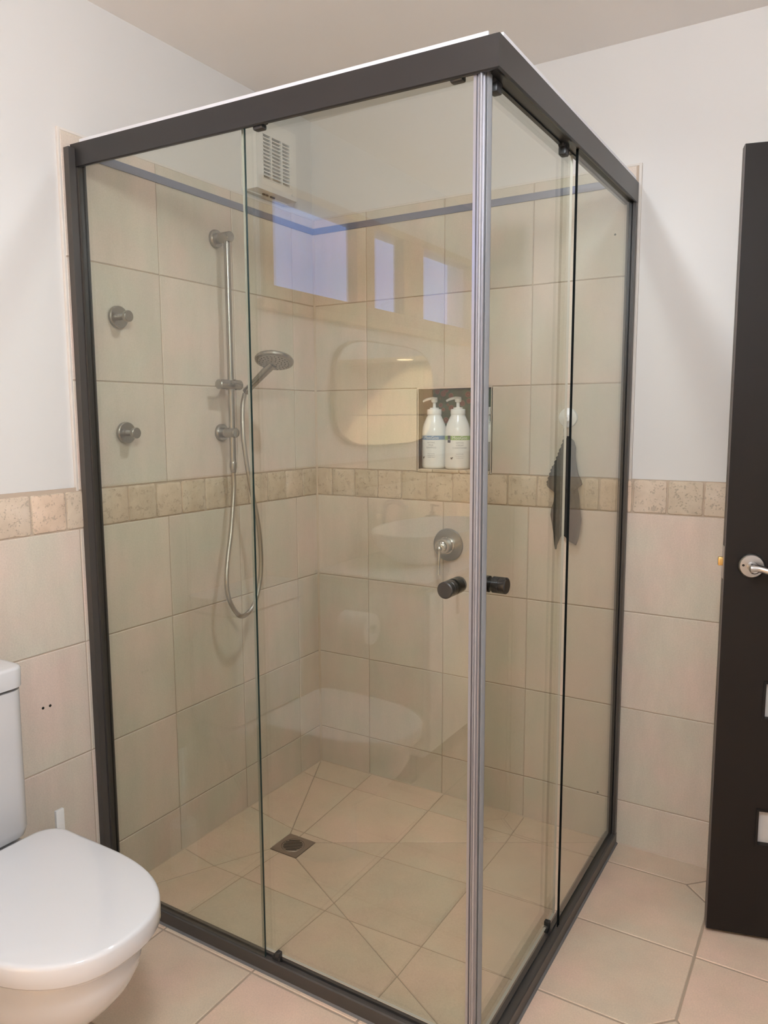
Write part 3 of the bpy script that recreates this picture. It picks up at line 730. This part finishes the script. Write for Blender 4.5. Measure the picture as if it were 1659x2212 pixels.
mb = MB(); mb.lathe([(.012, .150), (.012, .158), (.0062, .160), (.0062, .182), (.0105, .183), (.0105, .205), (.009, .207)], (.668, .052, zs), (0, 0, 1), 28)
mb.tube([(.668, .052, zs + .200), (.645, .042, zs + .199), (.632, .036, zs + .194)], [.006, .005, .004], 12); link('pump_head', mb, WPLASTIC, t)
t = thing('small_bottle', (.517, .088, zs), 'small pale capped bottle behind the blue and green banded bottles', 'bottle')
mb = MB(); mb.lathe([(.001, 0), (.012, 0), (.013, .004), (.013, .130), (.010, .142)], (.5125, .0885, zs), (0, 0, 1), 28); link('body', mb, GREYBODY, t)
mb = MB(); mb.lathe([(.0125, .136), (.0130, .150), (.011, .158), (.001, .160)], (.5125, .0885, zs), (0, 0, 1), 28); link('cap', mb, WPLASTIC, t)

# ------------------------------------------------------------------ toilet
TY = -1.490
to = thing('toilet', (.3, TY, 0), 'white ceramic toilet with closed lid and cistern against the tiled wall', 'toilet')
def dshape(xb, xf, hw, n=64, rc=.05, p=2.35, xm=None):
    xm = xb + (xf - xb) * .42 if xm is None else xm; pts = []
    for i in range(n // 2 + 1):                               # front: superellipse
        a = -PI / 2 + PI * i / (n // 2); c, s = math.cos(a), math.sin(a)
        pts.append((xm + (xf - xm) * abs(c) ** (2 / p), hw * math.copysign(abs(s) ** (2 / p), s)))
    for i in range(9): a = PI / 2 + i / 8 * PI / 2; pts.append((xb + rc + rc * math.cos(a), hw - rc + rc * math.sin(a)))
    for i in range(9): a = PI + i / 8 * PI / 2; pts.append((xb + rc + rc * math.cos(a), -hw + rc + rc * math.sin(a)))
    return pts
def ring(o, z): return [Vector((x, TY + y, z)) for x, y in o]
def scl(o, d):
    cx = sum(p[0] for p in o) / len(o)
    hx = max(p[0] for p in o) - cx; hy = max(p[1] for p in o)
    return [(cx + (x - cx) * (1 - d / hx), y * (1 - d / hy)) for x, y in o]
lid = dshape(.236, .684, .171)
mb = MB()
mb.rings([ring(scl(lid, .012), .3975), ring(scl(lid, .003), .3990), ring(scl(lid, .0), .404), ring(lid, .4335), ring(scl(lid, .0014), .4380), ring(scl(lid, .0045), .4405), ring(scl(lid, .010), .4415), ring(scl(lid, .06), .4425), ring(scl(lid, .12), .443)])
link('lid', mb, CERAMIC, to, angle=60)
seat = scl(dshape(.247, .672, .160), .006)
mb = MB(); mb.rings([ring(scl(seat, .010), .380), ring(scl(seat, .004), .3825), ring(scl(seat, .003), .3945), ring(scl(seat, .010), .397)]); link('seat', mb, CERAMIC, to, angle=60)
mb = MB()
prof = [(.0, .12, .470, .104), (.02, .12, .468, .102), (.14, .12, .468, .101), (.165, .12, .475, .104), (.185, .115, .505, .112), (.22, .11, .555, .126), (.26, .10, .600, .139), (.30, .09, .632, .149), (.335, .08, .650, .155), (.365, .06, .657, .157), (.378, .055, .652, .153)]
mb.rings([ring(dshape(xb, xf, hw, rc=.05, p=2.3), z) for z, xb, xf, hw in prof]); mb.box(.012, .262, TY - .150, TY + .150, .345, .393, .012, 3)
link('bowl', mb, CERAMIC, to, angle=60)
mb = MB()
def rr(x0, x1, hy, r=.03):
    o = []
    for cx, cyy, a0 in ((x1 - r, hy - r, 0), (x0 + r * .3, hy - r * .3, PI / 2), (x0 + r * .3, -hy + r * .3, PI), (x1 - r, -hy + r, 1.5 * PI)):
        q2 = r if cx > (x0 + x1) / 2 else r * .3
        for k in range(7): a = a0 + k / 6 * PI / 2; o.append((cx + q2 * math.cos(a), cyy + q2 * math.sin(a)))
    return o
mb.rings([ring(rr(.002, .14, .138), .3965), ring(rr(.002, .164, .149), .399), ring(rr(.002, .175, .156), .407), ring(rr(.002, .180, .159), .425), ring(rr(.002, .182, .160), .742)]); link('cistern', mb, CERAMIC, to, angle=50)
mb = MB(); mb.rings([ring(rr(.002, .180, .158), .747), ring(rr(.002, .185, .163), .749), ring(rr(.002, .186, .164), .788), ring(rr(.002, .184, .162), .792), ring(rr(.002, .180, .158), .794)]); link('cistern_lid', mb, CERAMIC, to, angle=50)
# brush behind the bowl
br = thing('toilet_brush', (.085, -1.20, 0), 'white toilet brush with flat upright handle between toilet and tiled wall', 'toilet brush')
mb = MB(); mb.box(.082, .090, -1.211, -1.189, .12, .374, .001); link('handle', mb, WPLASTIC, br)
mb = MB(); mb.lathe([(.036, 0), (.038, .004), (.038, .15), (.036, .152), (.013, .152)], (.086, -1.20, 0), (0, 0, 1), 32); link('holder', mb, WPLASTIC, br)

# ------------------------------------------------------------------ open door
dt = Vector((.96725, .25382, 0)); dn = Vector((-.25382, .96725, 0)); d0 = Vector((1.447, -.303, 0))
DM = Matrix(((dt.x, dn.x, 0, d0.x), (dt.y, dn.y, 0, d0.y), (0, 0, 1, 0), (0, 0, 0, 1)))
DW, DT, Z0, Z1 = .80, .036, .011, 1.941
door = bpy.data.objects.new('door_1', None); COL.objects.link(door); door.location = d0; BASE[door.name] = d0.copy(); struct(door, 'dark stained open door with small frosted panes and a satin lever')
lz = [(.253 + .3285 * k, .353 + .3285 * k) for k in range(5)]; l0, l1 = .102, .70
mb = MB(); mb.box(.0008, l0, 0, DT, Z0, Z1, M=DM); mb.box(l1, DW, 0, DT, Z0, Z1, M=DM)
zz = [Z0] + [q for p in lz for q in p] + [Z1]
for a, b in zip(zz[::2], zz[1::2]): mb.box(l0, l1, 0, DT, a, b, M=DM)
bmesh.ops.remove_doubles(mb.bm, verts=mb.bm.verts[:], dist=1e-5)
leaf = link('door_leaf', mb, WOODDARK, door, smooth=False)
mb = MB(); mb.box(-.0006, .0008, .001, DT - .001, Z0, Z1, M=DM); link('door_edge', mb, EDGEPAINT, door, smooth=False)
for a, b in lz:
    mb = MB(); mb.box(l0, l1, .014, .020, a, b, M=DM); pn = link('door_pane', mb, FROST, door, smooth=False, label='frosted glass pane')
    mb = MB()
    for (x0, x1, z0, z1) in ((l0, l0 + .006, a, b), (l1 - .006, l1, a, b), (l0 + .006, l1 - .006, a, a + .006), (l0 + .006, l1 - .006, b - .006, b)): mb.box(x0, x1, -.003, .0138, z0, z1, M=DM)
    link('glazing_bead', mb, WOODDARK, pn, smooth=False)
hz = .966; ho = DM @ Vector((.060, 0, hz)); out = -dn
mb = MB(); mb.lathe([(.030, 0), (.0305, .002), (.029, .006), (.026, .009), (.014, .010)], ho, out, 44); mb.lathe([(.0115, .008), (.0105, .020), (.0115, .036), (.012, .046), (.009, .050)], ho, out, 28)
hd = link('door_handle', mb, SATIN, door, label='satin chrome lever handle')
pts = [DM @ Vector((.060 + a, -.040 - c, hz + b)) for a, b, c in ((-.006, 0, 0), (.012, .001, .004), (.035, -.004, .010), (.065, -.006, .010), (.095, -.001, .006), (.118, .004, .0))]
mb = MB(); mb.tube(spline(pts, 5), [.0125, .012, .011, .010, .0095] + [.0085] * 21, 16); link('lever', mb, SATIN, hd)
mb = MB(); mb.lathe([(.0030, 0), (.0030, .0014)], ho + dt * -.019 + out * .0085 + Vector((0, 0, .002)), out, 14); link('key_hole', mb, HOLE, hd)
mb = MB(); mb.box(-.0022, .0, .006, DT - .008, .93, 1.01, M=DM); link('strike_plate', mb, SATIN, door, smooth=False)
mb = MB(); mb.box(-.0125, .0, .011, DT - .013, .961, .982, .002, M=DM); link('latch_bolt', mb, BRASS, door, label='brass latch bolt')

# ------------------------------------------------------------------ what the glass reflects: vanity side of the room
mi = thing('wall_mirror', (0, -2.465, 1.42), 'frameless wall mirror with rounded corners, seen reflected in the shower glass', 'mirror')
mo = []
for i in range(72):
    a = 2 * PI * i / 72; c, s = math.cos(a), math.sin(a); mo.append((.40 * math.copysign(abs(c) ** (2 / 4.2), c), .213 * math.copysign(abs(s) ** (2 / 3.4), s)))
MR = lambda k, x: [Vector((x, -2.465 + u * (1 - k / .4), 1.422 + v * (1 - k / .21))) for u, v in mo]
mb = MB(); mb.rings([MR(0, .0), MR(0, .016), MR(.002, .018)], True, True); link('backing', mb, mat('mirror_edge', (.30, .24, .19), .4), mi)
mb = MB(); mb.rings([MR(.006, .018), MR(.007, .0195)], True, True); link('mirror_face', mb, MIRROR, mi, smooth=False)
va = thing('vanity_cabinet', (.25, -2.38, 0), 'white vanity cabinet under the basin, seen faintly in the shower glass', 'vanity')
mb = MB(); mb.box(.004, .46, -2.80, -1.96, .12, .735, .003); link('body', mb, WPLASTIC, va)
mb = MB(); mb.box(.004, .48, -2.82, -1.94, .735, .760, .003); link('benchtop', mb, CERAMIC, va)
for a in (-2.79, -2.375):
    mb = MB(); mb.box(.46, .478, a, a + .405, .14, .715, .002); dd = link('door', mb, WPLASTIC, va)
    mb = MB(); mb.box(.478, .486, a + .19, a + .20, .60, .68, .002); link('handle', mb, NICKEL, dd)
for a in (-2.77, -2.02):
    mb = MB(); mb.box(.05, .40, a, a + .04, .0, .12); link('leg', mb, DARK2, va, smooth=False)
ba = thing('basin', (.27, -2.36, .76), 'white oval vessel basin on the vanity, seen faintly in the shower glass', 'basin')
el = lambda a, b, z: [Vector((.27 + a * math.cos(2 * PI * i / 56), -2.36 + b * math.sin(2 * PI * i / 56), z)) for i in range(56)]
mb = MB(); mb.rings([el(.10, .17, .761), el(.14, .24, .79), el(.18, .31, .85), el(.19, .325, .892), el(.188, .322, .897), el(.180, .314, .895), el(.16, .28, .84), el(.11, .20, .79), el(.05, .09, .782)], True, True); link('bowl', mb, CERAMIC, ba)
mb = MB(); mb.lathe([(.02, .782), (.021, .784), (.001, .785)], (.27, -2.36, 0), (0, 0, 1), 24); link('waste_plug', mb, CHROME, ba)
tp = thing('basin_tap', (.05, -2.36, .76), 'chrome basin tap with curved spout standing behind the oval basin', 'tap')
mb = MB(); mb.tube(spline([(.05, -2.36, .760), (.05, -2.36, .90), (.06, -2.36, .965), (.11, -2.36, .985), (.16, -2.36, .960)], 6), .012, 16); link('spout', mb, CHROME, tp)
mb = MB(); mb.tube([(.05, -2.36, .93), (.05, -2.30, .95)], .006, 12); link('lever', mb, CHROME, tp)
sd = thing('soap_dispenser', (.08, -2.74, .76), 'dark soap dispenser standing on the vanity beside the basin', 'soap dispenser')
mb = MB(); mb.lathe([(.034, 0), (.035, .002), (.035, .115), (.030, .122), (.012, .125)], (.08, -2.74, .76), (0, 0, 1), 32); link('body', mb, DARK2, sd)
mb = MB(); mb.lathe([(.012, .125), (.012, .140), (.005, .141), (.005, .165), (.009, .166), (.009, .175)], (.08, -2.74, .76), (0, 0, 1), 20); mb.tube([(.08, -2.74, .93), (.115, -2.74, .928)], .0045, 10); link('pump_head', mb, DARK2, sd)
rh = thing('toilet_roll_holder', (.22, -1.93, .59), 'chrome toilet roll holder on the vanity side, seen in the shower glass', 'toilet roll holder')
mb = MB(); mb.lathe([(.02, 0), (.02, .006)], (.15, -1.96, .598), (0, 1, 0), 24); link('backplate', mb, CHROME, rh)
mb = MB(); mb.tube(spline([(.15, -1.953, .598), (.15, -1.90, .598), (.153, -1.885, .598), (.17, -1.885, .598), (.305, -1.885, .598)], 5), .006, 12); link('arm', mb, CHROME, rh)
rl = MB(); rl.rings([[Vector((x, -1.885 + r * math.cos(2 * PI * i / 40), .598 - .012 + r * math.sin(2 * PI * i / 40))) for i in range(40)] for x, r in ((.175, .0185), (.175, .053), (.177, .055), (.293, .055), (.295, .053), (.295, .0185), (.175, .0185))], False, False)
tag(link('toilet_roll', rl, PAPER), 'white toilet roll on the holder, seen faintly in the shower glass', 'toilet roll')
wc = thing('wall_cabinet', (.55, -3.51, 1.66), 'white overhead cabinet with a small light beneath, seen in the mirror reflection', 'cabinet')
mb = MB(); mb.box(.12, 1.10, -3.718, -3.40, 1.66, 2.20, .003); link('body', mb, WPLASTIC, wc)
mb = MB(); mb.lathe([(.001, -.003), (.044, -.003), (.047, 0)], (.57, -3.56, 1.66), (0, 0, 1), 28, True, False); link('under_light', mb, emit('cabinet_lamp', (1, .8, .5), 30), wc)
l = bpy.data.lights.new('cabinet_beam', 'SPOT'); l.energy = CABINET_W; l.color = (1, .80, .52); l.spot_size = math.radians(112); l.spot_blend = .7; l.shadow_soft_size = .03
o = bpy.data.objects.new('cabinet_beam', l); COL.objects.link(o); o.parent = wc; o.location = (.57 - .55, -.05, -.01); o.rotation_euler = (-.45, 0, 0)
mb = MB()
for r in cut_rects(BXJ, [.0] + [.1418 + .3002 * k for k in range(8)], ROOM_X): add_tile(mb, r, lambda u, v, w: Vector((u, ROOM_Y + .006 + w, v)))
link('tile_cladding', mb, WALL_TILE, wall_front, smooth=False)
